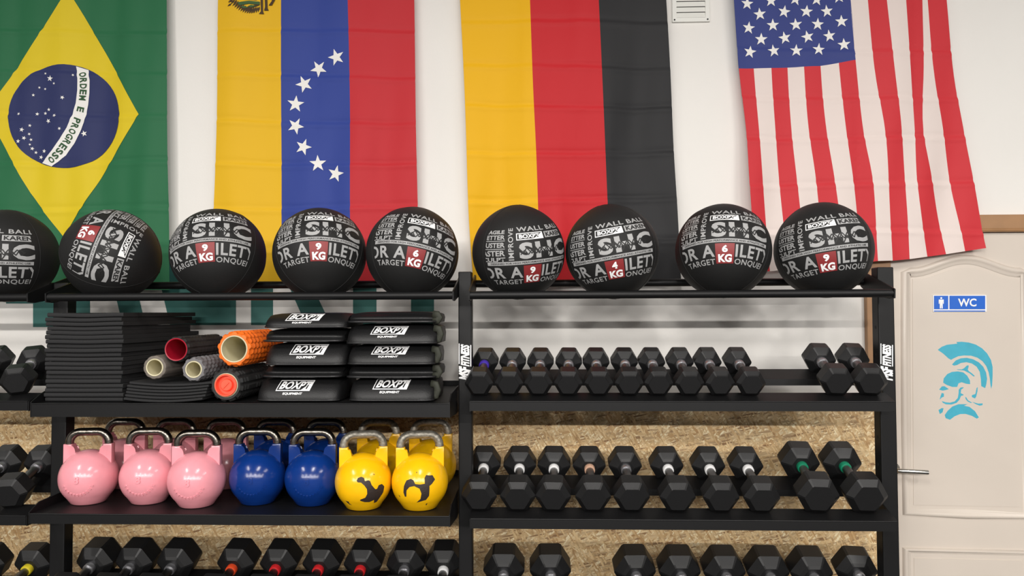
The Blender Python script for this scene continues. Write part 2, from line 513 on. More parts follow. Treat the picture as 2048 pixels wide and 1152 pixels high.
# Venezuela
cl = cloth(11, .0115, 430, 832, (60, 150, 240, 322, 410, 495))
ve = flag('venezuelan_flag', 'yellow, blue and red striped flag with an arc of white stars', cl)
e0 = [(437, 0), (433, 250), (427, 400), (420, 565)]; e1 = [(563, 0), (561, 200), (561, 565)]; e2 = [(696, 0), (701, 250), (703, 565)]; e3 = [(828, 0), (831, 200), (836, 440), (839, 565)]
fpart('yellow_stripe', [strip(e0, e1, FTOP, 565, 565)], cl, 0, 'flag_vyellow', ve)
fpart('blue_stripe', [strip(e1, e2, FTOP, 565, 565)], cl, 0, 'flag_vblue', ve)
fpart('red_stripe', [strip(e2, e3, FTOP, 565, 565)], cl, 0, 'flag_red', ve)
for (x, y), r in zip([(672.6, 114.5), (636, 136), (607, 167), (590, 207), (590, 251), (606, 293.6), (635.6, 327), (672, 348)], (-.3, -.55, -.4, .1, .45, .35, -.05, .25)):
    fpart('star', [star(x, y, 17.5, r)], cl, .0014, 'flag_white', ve, True)
# coat of arms: shield on crossed branches, upper part runs on above the frame
def leafp(x, y, L, wd, a):
    c, s = cos(a), sin(a)
    return poly([(x + u * c - v * s, y + u * s + v * c) for u, v in ((0, 0), (L * .4, wd), (L, 0), (L * .4, -wd))])
arms = []
fpart('emblem_shield', [poly([(482, -40), (526, -40), (526, -6), (514, 2), (492, 2), (482, -6)])], cl, .0014, 'flag_cblue', ve, True)
fpart('emblem_shield_half', [poly([(482, -60), (503, -60), (503, -36), (482, -36)])], cl, .0026, 'flag_red', ve, True)
fpart('emblem_shield_gold', [poly([(503, -60), (526, -60), (526, -36), (503, -36)])], cl, .0026, 'flag_byellow', ve, True)
for k in range(13):
    t = k / 12.0
    arms.append(leafp(470 + 44 * t, -2 + 22 * sin(t * 1.9) - 4 * t, 15, 2.1, 2.35 - .35 * t))
    arms.append(leafp(476 + 44 * t, 2 + 18 * sin(t * 2.0) - 5 * t, 13, 2.0, 1.9 - .1 * t))
    arms.append(leafp(466 + 3 * sin(k), 10 - k * 6, 10, 2.0, 2.6 + .3 * (k % 2)))
arms.append(poly([(486, 20), (520, 8), (520, 12), (490, 24)]))
fpart('emblem_branches', arms, cl, .0014, 'flag_brown', ve, True)
arms = [poly([(478, 8), (500, 4), (521, 5), (521, 11), (500, 10), (482, 14)]), leafp(484, 16, 16, 2.4, .15), leafp(498, 15, 16, 2.4, -.1)]
fpart('emblem_ribbon', arms, cl, .0024, 'flag_cgreen', ve, True)
arms = [poly([(522, -20), (527, -20), (527, 24), (529, 29), (519, 29), (523, 24)]), poly([(530, -20), (535, -20), (536, 17), (538, 22), (529, 22), (531, 15)]), poly([(541, -20), (551, -20), (551, 2), (545, 12), (538, 12), (545, 3)])]
fpart('emblem_stems', arms, cl, .0026, 'flag_brown', ve, True)

# Germany
cl = cloth(23, .0145, 925, 1345, (42, 130, 208, 300, 395, 480))
ge = flag('german_flag', 'gold, red and black striped flag hanging vertically', cl)
e0 = [(920, 0), (930, 200), (938, 440), (946, 565)]; e1 = [(1060, 0), (1066, 170), (1073, 320), (1077, 440), (1081, 565)]
e2 = [(1197, 0), (1204, 150), (1212, 330), (1216, 420), (1222, 565)]; e3 = [(1332, 0), (1341, 150), (1348, 300), (1355, 440), (1360, 565)]
fpart('gold_stripe', [strip(e0, e1, FTOP, 565, 565)], cl, 0, 'flag_dyellow', ge)
fpart('red_stripe', [strip(e1, e2, FTOP, 565, 565)], cl, 0, 'flag_dred', ge)
fpart('black_stripe', [strip(e2, e3, FTOP, 565, 565)], cl, 0, 'flag_black', ge)

# USA
cl = cloth(37, .0120, 1470, 1950, (95, 190, 272, 366, 462), gap=.052, flare=.035)
us = flag('american_flag', 'red and white striped flag with blue starry canton, at far right', cl)
B = []
top = [1467, None, None, None, None, None, None, 1702, 1736, 1773, 1811, 1846, 1857, 1895]
y136 = [1477, 1507, 1543, 1576, 1608, 1641, 1678, 1712, 1747, 1785, 1819, 1847, 1866, 1907]
y262 = [1491, 1517, 1551, 1583, 1616, 1651, 1689, 1724, 1765, 1799, 1827, 1844, 1887, 1928]
y365 = [1495, 1523, 1558, 1592, 1629, 1665, 1702, 1741, 1772, 1806, 1830, 1862, 1901, 1945]
ybt = [1507, 1537, 1573, 1608, 1645, 1682, 1718, 1749, 1780, 1814, 1850, 1888, 1926, 1966]
yb = [545, 543, 540, 537, 534, 531, 527, 523, 522, 519, 514, 509, 503, 497]
cb = lambda x: 137 - max(0, x - 1480) * .035 - max(0, x - 1640) * .13
for i in range(14):
    pl = []
    if top[i] is not None:
        pl.append((top[i], 0))
    if i <= 6 and i > 0:
        pl.append((y136[i], 118))
    elif i >= 7 or i == 0:
        pl.append((y136[i], 130))
    pl += [(y262[i], 262), (y365[i], 365), (ybt[i], yb[i])]
    B.append(pl)
for i in range(13):
    red = i % 2 == 0
    if i < 7:
        bl, brr = B[i], B[i + 1]
        n = 24; v = []; f = []
        for k in range(n + 1):
            for b_, yy in ((bl, yb[i]), (brr, yb[i + 1])):
                xx0 = interp(b_, 130); y0 = cb(xx0); yk = y0 + (yy - y0) * k / n
                v.append((interp(b_, yk), yk))
        for k in range(n):
            f.append((2 * k, 2 * k + 1, 2 * k + 3, 2 * k + 2))
        sh = (v, f)
    else:
        sh = strip(B[i], B[i + 1], FTOP, yb[i], yb[i + 1])
    fpart('red_stripe' if red else 'white_stripe', [sh], cl, 0, 'flag_usred' if red else 'flag_uswhite', us)
n = 8
cv = [(interp(B[0], FTOP), FTOP), (interp(B[0], 0), 0), (1477, 137)] + [(x, cb(x)) for x in (1520, 1560, 1600, 1640, 1680)] + [(1712, cb(1712)), (1703, 0), (interp(B[7], FTOP), FTOP)]
fpart('blue_canton', [poly(cv)], cl, 0, 'flag_usblue', us)
zr = lambda z: (1330 + z[0] / 2.057, z[1] / 2.057)
rows = [[(350, 213), (449, 207), (543, 205), (634, 202), (738, 182)], [(397, 160), (495, 153), (588, 150), (679, 145)], [(345, 114), (445, 102), (541, 98), (630, 98), (729, 85)], [(391, 57), (492, 46), (584, 45), (669, 43)], [(338, 15), (437, 2), (540, -6), (627, -4), (718, -16)]]
for k in range(6):
    src = rows[3 - (k % 2)] if k % 2 == 0 else rows[2 + 0]
    base = rows[len(rows) - 2]
    rows.append([(x - 4, y - 102) for x, y in base])
for rw in rows:
    for z in rw:
        x, y = zr(z)
        fpart('star', [star(x, y, 13.2, random.uniform(-.25, .25))], cl, .0014, 'flag_white', us, True)

# ------------------------------------------------------------------ vent grille
ve0 = P(1344, 46, WY); ve1 = P(1417, -52, WY)
vt = empty('wall_vent', ((ve0.x + ve1.x) / 2, WY, ve0.z)); tag(vt, 'white louvred ventilation grille high on the wall between two flags', 'vent')
W = (ve1.x - ve0.x); H = ve1.z - ve0.z
bm = bmesh.new()
fw = .018
for (a, b_, c, d) in ((-W / 2, W / 2, 0, fw), (-W / 2, W / 2, H - fw, H), (-W / 2, -W / 2 + fw, fw, H - fw), (W / 2 - fw, W / 2, fw, H - fw)):
    box(bm, a, b_, -.012, 0, c, d)
build('frame', bm, 'vent', vt)
boxobj('backing', -W / 2 + fw, W / 2 - fw, -.002, 0, fw, H - fw, 'foam_grey', vt)
k = 0; zz = fw + .001
while zz < H - fw - .015:
    bm = bmesh.new(); prism(bm, [(-.011, zz), (-.0095, zz), (-.003, zz + .0225), (-.0045, zz + .0232)], 'x', -W / 2 + fw, W / 2 - fw)
    build('slat', bm, 'vent', vt); zz += .0245
for s in (-1, 1):
    bm = bmesh.new(); tube(bm, [(s * (W / 2 - .009), -.0145, .009), (s * (W / 2 - .009), -.011, .009)], .0035, 10); build('screw', bm, 'dark', vt)

# ------------------------------------------------------------------ door
DX1 = DX0 + .72
DZ1 = P(1950, 466, WY).z
tm = empty('trim_1', (0, 0, 0)); tag(tm, 'tan wooden door frame around the toilet door', kind='structure')
LZ = P(1990, 431, WY).z
bm = bmesh.new(); box(bm, JX0, DX0, WY - .03, WY, OSBZ + .002, DZ1, .003); box(bm, OX1 + .002, DX0, WY - .03, WY, 0, OSBZ + .002, .003); build('jamb', bm, 'wood', tm)
bm = bmesh.new(); box(bm, DX1, DX1 + .1, WY - .03, WY, 0, DZ1, .003); build('jamb', bm, 'wood', tm)
bm = bmesh.new(); box(bm, JX0, DX1 + .1, WY - .034, WY, DZ1 + .012, LZ, .004); build('lintel', bm, 'wood', tm)
bm = bmesh.new(); tube(bm, [(JX0, WY - .028, DZ1 + .008), (DX1 + .1, WY - .028, DZ1 + .008)], .008, 8); build('bead', bm, 'wood', tm)
DY = WY - .012
door = boxobj('door_1', DX0 + .003, DX1 - .003, DY, WY, .01, DZ1 - .002, 'door'); tag(door, 'cream moulded toilet door with an arched panel', kind='structure')


def mould(name, path, r, prof=.6, closed=True):
    bm = bmesh.new()
    pts = [P(x, y, DY) for x, y in path]
    if closed:
        pts = pts + [pts[0]]
    n = len(pts); rr = []
    for i, p in enumerate(pts):
        if closed:
            a = pts[i - 1] if i > 0 else pts[-2]; b_ = pts[i + 1] if i < n - 1 else pts[1]
        else:
            a = pts[max(i - 1, 0)]; b_ = pts[min(i + 1, n - 1)]
        t = (b_ - a).normalized(); nn = Vector((-t.z, 0, t.x))
        ring = []
        for s, d in ((-1, 0), (-.75, .7), (-.35, 1), (.1, .75), (.45, .25), (.75, .35), (1, 0)):
            ring.append(p + nn * s * r + Vector((0, -d * r * prof, 0)))
        rr.append(ring)
    rings_mesh(bm, rr, close=False, cap0=False, cap1=False)
    return build(name, bm, 'door', door, smooth=True)


arch = []
for i in range(25):
    t = i / 24.0
    x = 1811 + (2050 - 1811) * t
    y = 545 - 26 * (0.5 - 0.5 * cos(2 * pi * min(1, max(0, (t - .06) / .88)))) ** .9
    arch.append((x, y))
up = arch + [(2051, 700), (2053, 860), (2056, 1032), (1934, 1028), (1813, 1024), (1812, 860), (1811, 700)]
mould('panel_moulding', up[::-1], .021)
ins = []
for i in range(25):
    t = i / 24.0
    x = 1825 + (2036 - 1825) * t
    y = 558 - 24 * (0.5 - 0.5 * cos(2 * pi * min(1, max(0, (t - .04) / .92)))) ** .9
    ins.append((x, y))
ins += [(2040, 1014), (1827, 1010)]
bm = wrap_bm([poly(ins)], lambda x, y: P(x, y, DY - .002))
r_ = bmesh.ops.extrude_face_region(bm, geom=list(bm.faces)); 
for v in [g for g in r_['geom'] if isinstance(g, bmesh.types.BMVert)]:
    v.co.y += .004
build('raised_panel', bm, 'door', door)
mould('panel_moulding', [(1813, 1100), (1816, 1500), (2064, 1510), (2058, 1106)], .021)
bm = wrap_bm([poly([(1828, 1116), (2044, 1121), (2050, 1490), (1831, 1484)])], lambda x, y: P(x, y, DY - .002))
r_ = bmesh.ops.extrude_face_region(bm, geom=list(bm.faces))
for v in [g for g in r_['geom'] if isinstance(g, bmesh.types.BMVert)]:
    v.co.y += .004
build('raised_panel', bm, 'door', door)
# handle
h0 = P(1800, 942, DY - .055); h1 = P(1856, 945, DY - .055)
bm = bmesh.new(); tube(bm, [(h0.x - .005, DY, h0.z), (h0.x - .005, DY - .01, h0.z)], .026, 24); hd = build('handle_rosette', bm, 'steel', door, smooth=True, angle=40)
bm = bmesh.new(); tube(bm, [(h0.x - .005, DY - .008, h0.z), (h0.x - .005, DY - .042, h0.z), (h0.x - .003, DY - .051, h0.z), (h0.x + .008, DY - .055, h0.z), h1], .0095, 14)
o = build('door_handle', bm, 'steel', door, smooth=True, angle=50); o['label'] = 'brushed steel lever handle'

# teal helmet emblem, pixels in the 6.4x zoom of (1850,670)
EM = [
    [(163, 190), (215, 150), (280, 125), (350, 117), (415, 110), (400, 90), (470, 86), (560, 96), (650, 122), (730, 170), (795, 235), (845, 320), (866, 410), (866, 520), (860, 640), (848, 690), (838, 640), (830, 560), (815, 480), (785, 400), (735, 335), (670, 290), (590, 265), (500, 262), (425, 272), (365, 300), (335, 318), (300, 300), (235, 240)],
    [(345, 378), (395, 325), (460, 298), (535, 292), (615, 310), (690, 350), (745, 405), (782, 480), (795, 560), (785, 630), (770, 680), (720, 655), (715, 560), (700, 470), (660, 405), (600, 365), (530, 348), (460, 358), (410, 385), (370, 392)],
    [(405, 438), (470, 440), (500, 425), (530, 395), (555, 385), (560, 405), (548, 440), (560, 462), (600, 490), (638, 525), (622, 532), (570, 490), (500, 455), (420, 446)],
    [(232, 610), (240, 555), (285, 500), (345, 472), (420, 465), (490, 478), (540, 520), (575, 580), (578, 630), (530, 625), (470, 605), (430, 618), (412, 665), (350, 665), (280, 640)],
    [(180, 700), (215, 658), (250, 655), (305, 692), (270, 704), (225, 712)],
    [(215, 740), (242, 750), (242, 790), (215, 800), (188, 830), (200, 780)],
    [(215, 845), (260, 860), (320, 866), (380, 850), (420, 805), (430, 745), (432, 700), (455, 672), (490, 668), (495, 676), (462, 700), (458, 745), (490, 760), (495, 770), (462, 780), (440, 830), (405, 868), (340, 890), (270, 888), (228, 868)],
    [(515, 790), (530, 800), (550, 835), (600, 865), (590, 872), (545, 850), (520, 820)],
    [(600, 770), (645, 755), (660, 680), (675, 665), (672, 720), (655, 790), (640, 812), (600, 795)],
    [(600, 855), (680, 878), (740, 875), (735, 898), (700, 905), (650, 885)],
    [(172, 960), (215, 935), (238, 938), (225, 990), (190, 1012)],
    [(252, 1025), (290, 970), (350, 915), (430, 885), (545, 885), (500, 905), (570, 920), (640, 975), (690, 1055), (665, 1072), (600, 1035), (520, 1010), (450, 1012), (380, 1040), (320, 1085), (265, 1065)],
]
em = wrap('helmet_emblem', [poly([(1850 + x / 6.4, 670 + y / 6.4) for x, y in pl]) for pl in EM], lambda x, y: P(x, y, DY - .0022), 'decal_teal', door, face=(0, -1, 0))
em['label'] = 'teal stencilled helmeted warrior head'
# WC sign
SY = DY - .004
a = P(1866, 624, SY); b_ = P(1972, 590, SY)
sg = empty('toilet_sign', ((a.x + b_.x) / 2, SY, a.z)); tag(sg, 'small blue and white toilet sign reading WC on the door', 'sign')
sgm = boxobj('plate', a.x - sg.location.x, b_.x - sg.location.x, -.002, .002, 0, b_.z - a.z, 'sign_white', sg)
off = Vector((sg.location.x, SY, a.z))
fs = lambda o_: (lambda x, y: P(x, y, SY - o_) - off)
wrap('blue_panel', [rect(1868, 591.5, 1896.5, 618.5)], fs(.003), 'sign_blue', sg, face=(0, -1, 0))
wrap('blue_panel', [rect(1899, 591.5, 1970.5, 618.5)], fs(.003), 'sign_blue', sg, face=(0, -1, 0))
wrap('blue_rule', [rect(1868, 621, 1970.5, 623.2)], fs(.003), 'sign_blue', sg, face=(0, -1, 0))
wrap('lettering', [fit('WC', 1916, 613, 1953, 597, .025)], fs(.004), 'sign_white', sg, face=(0, -1, 0))
wrap('figure_pictogram', [ellipse(1882.5, 596.2, 2, 2, 14), poly([(1877.5, 599), (1887.5, 599), (1887.5, 607.5), (1885.8, 607.5), (1885.4, 602), (1885.4, 617), (1883, 617), (1882.5, 609), (1882, 617), (1879.6, 617), (1879.6, 602), (1879.2, 607.5), (1877.5, 607.5)])], fs(.004), 'sign_white', sg, face=(0, -1, 0))

# ------------------------------------------------------------------ racks
SL = .30; TA = math.atan(SL)
TY0 = 2.66
PX = {'P1': (-1.852, -1.794), 'P2': (-.307, -.257), 'P3': (1.227, 1.285)}
PY0, PY1 = 2.78, 2.835
TRM = (-1.787, -.313); TRR = (-.251, 1.222); TRL = (-3.335, -1.860)
Z2, Z3, Z4 = 1.366, .954, .545


def post(parent, key, ztop, sticker=None):
    x0, x1 = PX[key]
    bm = bmesh.new(); box(bm, x0, x1, PY0, PY1, .02, ztop, .004)
    p = build('post', bm, 'metal', parent)
    bm = bmesh.new(); box(bm, x0 - .01, x1 + .01, 2.4, 3.22, 0, .05, .006); build('foot', bm, 'metal', parent)
    # adjusting holes on the inner face
    xi = x0 if key == 'P3' else x1
    s = -1 if key == 'P3' else 1
    for zz in [1.02 + .1 * k for k in range(7)]:
        bm = bmesh.new(); tube(bm, [(xi, (PY0 + PY1) / 2, zz), (xi + s * .0006, (PY0 + PY1) / 2, zz)], .006, 10)
        build('bolt_hole', bm, 'dark', p)
    if sticker:
        sx, sy0 = sticker
        f = lambda x, y: P(x, y, PY0 - .0008)
        X = lambda v: sx + v
        sh = [rect(X(0), sy0 + 41, X(1.8), sy0), rect(X(23), sy0 + 46, X(25), sy0 + 3)]
        v1 = fit('FITNESS', X(4), sy0 + 45, X(21.5), sy0 + 2, .05, .15, .92, 90)
        v2 = fit('MSF', X(0), sy0 + 73, X(25), sy0 + 46, .05, .15, .92, 90)
        def sk(s_, y0=sy0):
            return ([(x, y - (X(12) - x) * .12) for x, y in s_[0]], s_[1])
        o = wrap('sticker', sh + [sk(v1), sk(v2)], f, 'sticker', p, face=(0, -1, 0)); o['label'] = 'white maker lettering reading upward'
    return p


def ball_rails(parent, xr):
    x0, x1 = xr
    bm = bmesh.new(); tube(bm, [(x0, 2.66, 1.742), (x1, 2.66, 1.742)], .0145, 16); r1 = build('front_rail', bm, 'metal', parent, smooth=True, angle=50)
    bm = bmesh.new(); tube(bm, [(x0, 2.90, 1.792), (x1, 2.90, 1.792)], .0145, 16); build('rear_rail', bm, 'metal', parent, smooth=True, angle=50)
    for s, x in ((1, x0), (-1, x1)):
        bm = bmesh.new()
        prism(bm, [(2.645, 1.724), (2.643, 1.756), (2.66, 1.762), (2.88, 1.826), (2.915, 1.822), (2.918, 1.775), (2.86, 1.748), (2.68, 1.722)], 'x', min(x, x - s * .005), max(x, x - s * .005))
        build('end_bracket', bm, 'metal', parent)


def tilt_tray(parent, xr, z):
    x0, x1 = xr
    pz = lambda y: z + SL * (y - TY0)
    t = .004
    bm = bmesh.new()
    prism(bm, [(TY0, z - .034), (TY0, z), (TY0 + .075, pz(TY0 + .075)), (TY0 + .075, pz(TY0 + .075) - t), (TY0 + t, z - t), (TY0 + t, z - .034)], 'x', x0, x1)
    tube(bm, [(x0, TY0 + .0015, z - .0008), (x1, TY0 + .0015, z - .0008)], .0026, 8)
    tr = build('front_strip', bm, 'metal', parent)
    bm = bmesh.new()
    a, b2 = TY0 + .20, TY0 + .30
    prism(bm, [(a, pz(a) - .024), (a, pz(a)), (b2, pz(b2)), (b2 + .003, pz(b2) - .001), (b2 + .003, pz(b2) - .03), (b2, pz(b2) - .03), (b2 - .002, pz(b2) - t), (a + t, pz(a) - t), (a + t, pz(a) - .024)], 'x', x0, x1)
    build('rear_strip', bm, 'metal', parent)
    for s, x in ((1, x0), (-1, x1)):
        bm = bmesh.new()
        e0, e1 = TY0 + .002, TY0 + .31
        hi = 0.0
        prism(bm, [(e0, z - .036), (e0, z + .004 * hi), (e0 + .02, pz(e0 + .02) + .022 * hi), (e1, pz(e1) + .03 * hi), (e1 + .006, pz(e1) - .04), (TY0 + .12, pz(TY0 + .12) - .07)], 'x', min(x, x - s * .004), max(x, x - s * .004))
        build('end_plate', bm, 'metal', parent)


def flat_shelf(parent, xr, z, y0, lip, y1=3.225):
    x0, x1 = xr
    bm = bmesh.new()
    t = .004
    prism(bm, [(y0, z - lip), (y0, z), (y1, z), (y1, z + .02), (y1 + t, z + .02), (y1 + t, z - t), (y0 + t, z - t), (y0 + t, z - lip)], 'x', x0 + .004, x1 - .004)
    tube(bm, [(x0 + .004, y0 + .0015, z - .0008), (x1 - .004, y0 + .0015, z - .0008)], .0026, 8)
    build('shelf_deck', bm, 'metal', parent)
    for s, x in ((1, x0), (-1, x1)):
        bm = bmesh.new()
        prism(bm, [(y0 - .001, z - lip - .001), (y0 - .001, z + .006), (y0 + .05, z + .03), (y0 + .22, z + .036), (y1, z + .036), (y1, z - .05), (y0 + .2, z - .06)], 'x', min(x, x + s * .004), max(x, x + s * .004))
        build('end_plate', bm, 'metal', parent)


rR = empty('storage_rack', (0, 0, 0)); tag(rR, 'black steel rack at right holding only dumbbells below four wall balls', 'rack', 'storage racks')
post(rR, 'P2', 1.833, (917.5, 687)); post(rR, 'P3', 1.840, (1761, 687))
ball_rails(rR, TRR)
for z in (Z2, Z3, Z4): tilt_tray(rR, TRR, z)
rM = empty('storage_rack', (0, 0, 0)); tag(rM, 'black steel rack in the middle holding mats, pads and kettlebells', 'rack', 'storage racks')
post(rM, 'P1', 1.80)
ball_rails(rM, TRM)
SH2, SH3, SY0 = 1.368, .986, 2.57
flat_shelf(rM, TRM, SH2, SY0, .046); flat_shelf(rM, TRM, SH3, SY0, .034)
Z4M = .578
tilt_tray(rM, TRM, Z4M)
rL = empty('storage_rack', (0, 0, 0)); tag(rL, 'black steel rack cut off by the left edge of the picture', 'rack', 'storage racks')
PX['P0'] = (-3.40, -3.342)
post(rL, 'P0', 1.83)
ball_rails(rL, TRL)
for z in (Z2, Z3, Z4): tilt_tray(rL, TRL, z)

# ------------------------------------------------------------------ wall balls
BR = .170
def sph(off):
    def f(lon, lat):
        r = ball_r(R_(lat)) + off
        a, b2 = R_(lon), R_(lat)
        return Vector((r * sin(a) * cos(b2), -r * cos(a) * cos(b2), r * sin(b2)))
    return f


def ball_r(lat):
    return BR * (1 + .030 * max(0, (abs(lat) - R_(56)) / R_(34)) ** 1.5)

bm = bmesh.new()
NLO, NLA = 96, 56
rg = []
for j in range(1, NLA):
    la = -pi / 2 + pi * j / NLA
    r = ball_r(la)
    rg.append([(r * cos(2 * pi * i / NLO) * cos(la) , r * sin(2 * pi * i / NLO) * cos(la), r * sin(la)) for i in range(NLO)])
rings_mesh(bm, rg, cap0=True, cap1=True)
tmp = build('ball_shell', bm, 'ball', None, smooth=True); ME_BALL = tmp.data; bpy.data.objects.remove(tmp)
# seams: six meridian ridges
bm = bmesh.new()
for k in range(4):
    lo = 66 + 90 * k if k else 66
    lo = [66, 114, 180, -62][k]
    tube(bm, [sph(.0002)(lo, -84 + 168 * i / 40) for i in range(41)], .0011, 5)
tmp = build('seam', bm, 'ball', None, smooth=True); ME_SEAM = tmp.data; bpy.data.objects.remove(tmp)

pr = []
CL = (-57, -36, 59, 37)
pr.append(fit('WALL BALL', -15, 29.6, 62, 35.8, .02, 0, 1.1))
pr.append(fit('IMPROVE', -26, -4, -19.5, 35, .02, 0, 1.1, 90))
pr += [fit('BUSTER', -62, 11.5, -30, 17.5, .03), rect(-57, 9.4, -30, 10.2), fit('FASTER', -66, 1.5, -30, 8.2, .03), rect(-57, 19, -30, 19.8), fit('BETTER', -62, 21, -30, 26.5, .03), fit('AGILE', -56, 28, -31, 33, .04)]
pr += [fit('SCULPT', -66, -5, -30, 0, .03)]
sB = fit('SHC', -13, -3.4, 59, 16, .045, 0, 1.15)
pr.append(sB)
pr.append(rect(-55, -9.6, 58, -5.4))
pr.append(fit('FOR A', -76, -26.5, -10, -12, .025, 0, 1.1))
pr.append(fit('ILETY', 15, -26.5, 66, -12, .025, 0, 1.1))
pr.append(fit('TARGET', -53, -35.4, -10.4, -28.6, .015, 0, 1.1))
pr.append(fit('ONQUER', 15, -36.4, 64, -28.6, .015, 0, 1.1))
lg = [poly([(-15.5, 19), (-15.5, 27.6), (20.5, 27.6), (20.5, 19)])]
lg2 = [rect(-14.4, 20, 19.4, 26.6)]
lg3 = [fit('BOXPT', -12, 20.8, 15, 25.8, .035)]
lg3.append(poly([(7, 20), (19.4, 20), (19.4, 26.6)]))
lg4 = [rect(11.7, 20.8, 13.1, 22.7)]
kr = [rect(23, 19.5, 56, 27.2)]
kr2 = [fit('KAREN', 25, 20.6, 58, 26.2, .03)]
# zig-zag cracks across the big letters, in the ball's own black
ck = []
def zig(pts, wd):
    for (x0, y0), (x1, y1) in zip(pts, pts[1:]):
        dx, dy = x1 - x0, y1 - y0; L_ = sqrt(dx * dx + dy * dy); nx, ny = -dy / L_ * wd, dx / L_ * wd
        ck.append(poly([(x0 + nx, y0 + ny), (x1 + nx, y1 + ny), (x1 - nx, y1 - ny), (x0 - nx, y0 - ny)]))
zz = [(-13, 9), (-8, 4), (-4, 9.5), (2, 2.5), (6, 9), (11, 2), (15, 8.5), (20, 2.5), (24, 9), (29, 2), (33, 8), (38, 2), (42, 9), (47, 5)]
zig(zz, .65); zig([(x + 1.5, 11 - y) for x, y in zz], .65); zig([(14, -3), (19, 5), (24, -3), (29, 5), (33, -3)], .7); zig([(3, 15), (8, 8), (13, 2)], .6)
# fine print line inside the light bar
fp = [fit('DESIGNED FOR HIGH PERFORMANCE AND ATHLETIC USE', -50, -8.6, 54, -6.4, .02)]
face_out = lambda c: tuple(c)
def bmesh_part(name, shapes, off, m, clip=CL):
    o = wrap(name, shapes, sph(off), m, None, 5.0, 5.0, clip, True, face_out); me = o.data; bpy.data.objects.remove(o); return me
PARTS = [('print', bmesh_part('print', pr, .0006, 'ball_print')), ('maker_logo', bmesh_part('maker_logo', lg, .0006, 'ball_logo')),
         ('logo_ground', bmesh_part('logo_ground', lg2, .0010, 'ball_dark')), ('logo_lettering', bmesh_part('logo_lettering', lg3, .0014, 'ball_logo')),
         ('logo_letter_stem', bmesh_part('logo_letter_stem', lg4, .0018, 'ball_dark')), ('name_bar', bmesh_part('name_bar', kr, .0006, 'ball_print')), ('name_lettering', bmesh_part('name_lettering', kr2, .0010, 'ball_dark', (-57, -36, 56, 37))),
         ('crack_print', bmesh_part('crack_print', ck, .0010, 'ball_dark')), ('fine_print', bmesh_part('fine_print', fp, .0010, 'ball_dark'))]
ME_PATCH = bmesh_part('weight_patch', [rect(-9, -34.5, 13.5, -11)], .0012, 'patch_red', None)
ME_NUM = {n_: bmesh_part('weight_lettering', [fit(n_, -1.2, -21.5, 5.6, -13.2, .045), fit('KG', -6, -33, 11, -23.5, .045)], .0018, 'ball_logo', None) for n_ in '469'}

balls = [(16, 511, '', -30, -1, 0, 'cut off by the left edge, its print turned left'), (224, 506, '6', -22, -13, -107, 'with its print turned sideways, in front of the yellow rhombus tip'),
         (437, 509, '9', -18, 26, 0, 'marked 9 KG, left of the red 9 KG ball under the blue stripe'), (640, 511, '9', -4, 26, 0, 'marked 9 KG, directly below the blue flag stripe'), (825, 509, '6', 2, 18, -11, 'marked 6 KG, right of it the tall post between two racks'),
         (1037, 511, '9', 14, -5, 4, 'marked 9 KG, below the gold flag stripe'), (1224, 508, '4', -2, 1, 10, 'marked 4 KG, below the black flag stripe'), (1446, 508, '6', 0, 20, 0, 'marked 6 KG, between the black and the starry flag'), (1646, 508, '9', 0, 8, 9, 'marked 9 KG, rightmost of all, below the striped flag')]
labels = ['black wall ball cut off by the left picture edge', 'black wall ball with sideways print, below the yellow rhombus tip', 'black 9 KG wall ball at the gap between green and yellow flags', 'black 9 KG wall ball below the blue flag stripe', 'black 6 KG wall ball with tilted print left of the rack post', 'black 9 KG wall ball below the gold flag stripe, right of the post', 'black 4 KG wall ball below the red and black flag stripes', 'black 6 KG wall ball below the gap left of the starred flag', 'black 9 KG wall ball at the right end of the rail']
for i, (bx, by, num, yaw, eps, roll, _) in enumerate(balls):
    c = P(bx, by, 2.752); c.z = 1.901
    d = (CAM - c).normalized()
    az = atan2(d.x, -d.y); el = math.asin(d.z)
    rot = Matrix.Rotation(az, 3, 'Z') @ Matrix.Rotation(-el, 3, 'X') @ Matrix.Rotation(R_(-roll), 3, 'Y') @ Matrix.Rotation(R_(-eps), 3, 'X') @ Matrix.Rotation(R_(yaw), 3, 'Z')
    e = empty('wall_ball', c, rot.to_euler())
    tag(e, labels[i], 'ball', 'wall balls on the top rails')
    inst('shell', ME_BALL, e); inst('seam', ME_SEAM, e)
    for nm, me in PARTS:
        inst(nm, me, e)
    inst('weight_patch', ME_PATCH, e)
    inst('weight_lettering', ME_NUM[num or '9'], e)

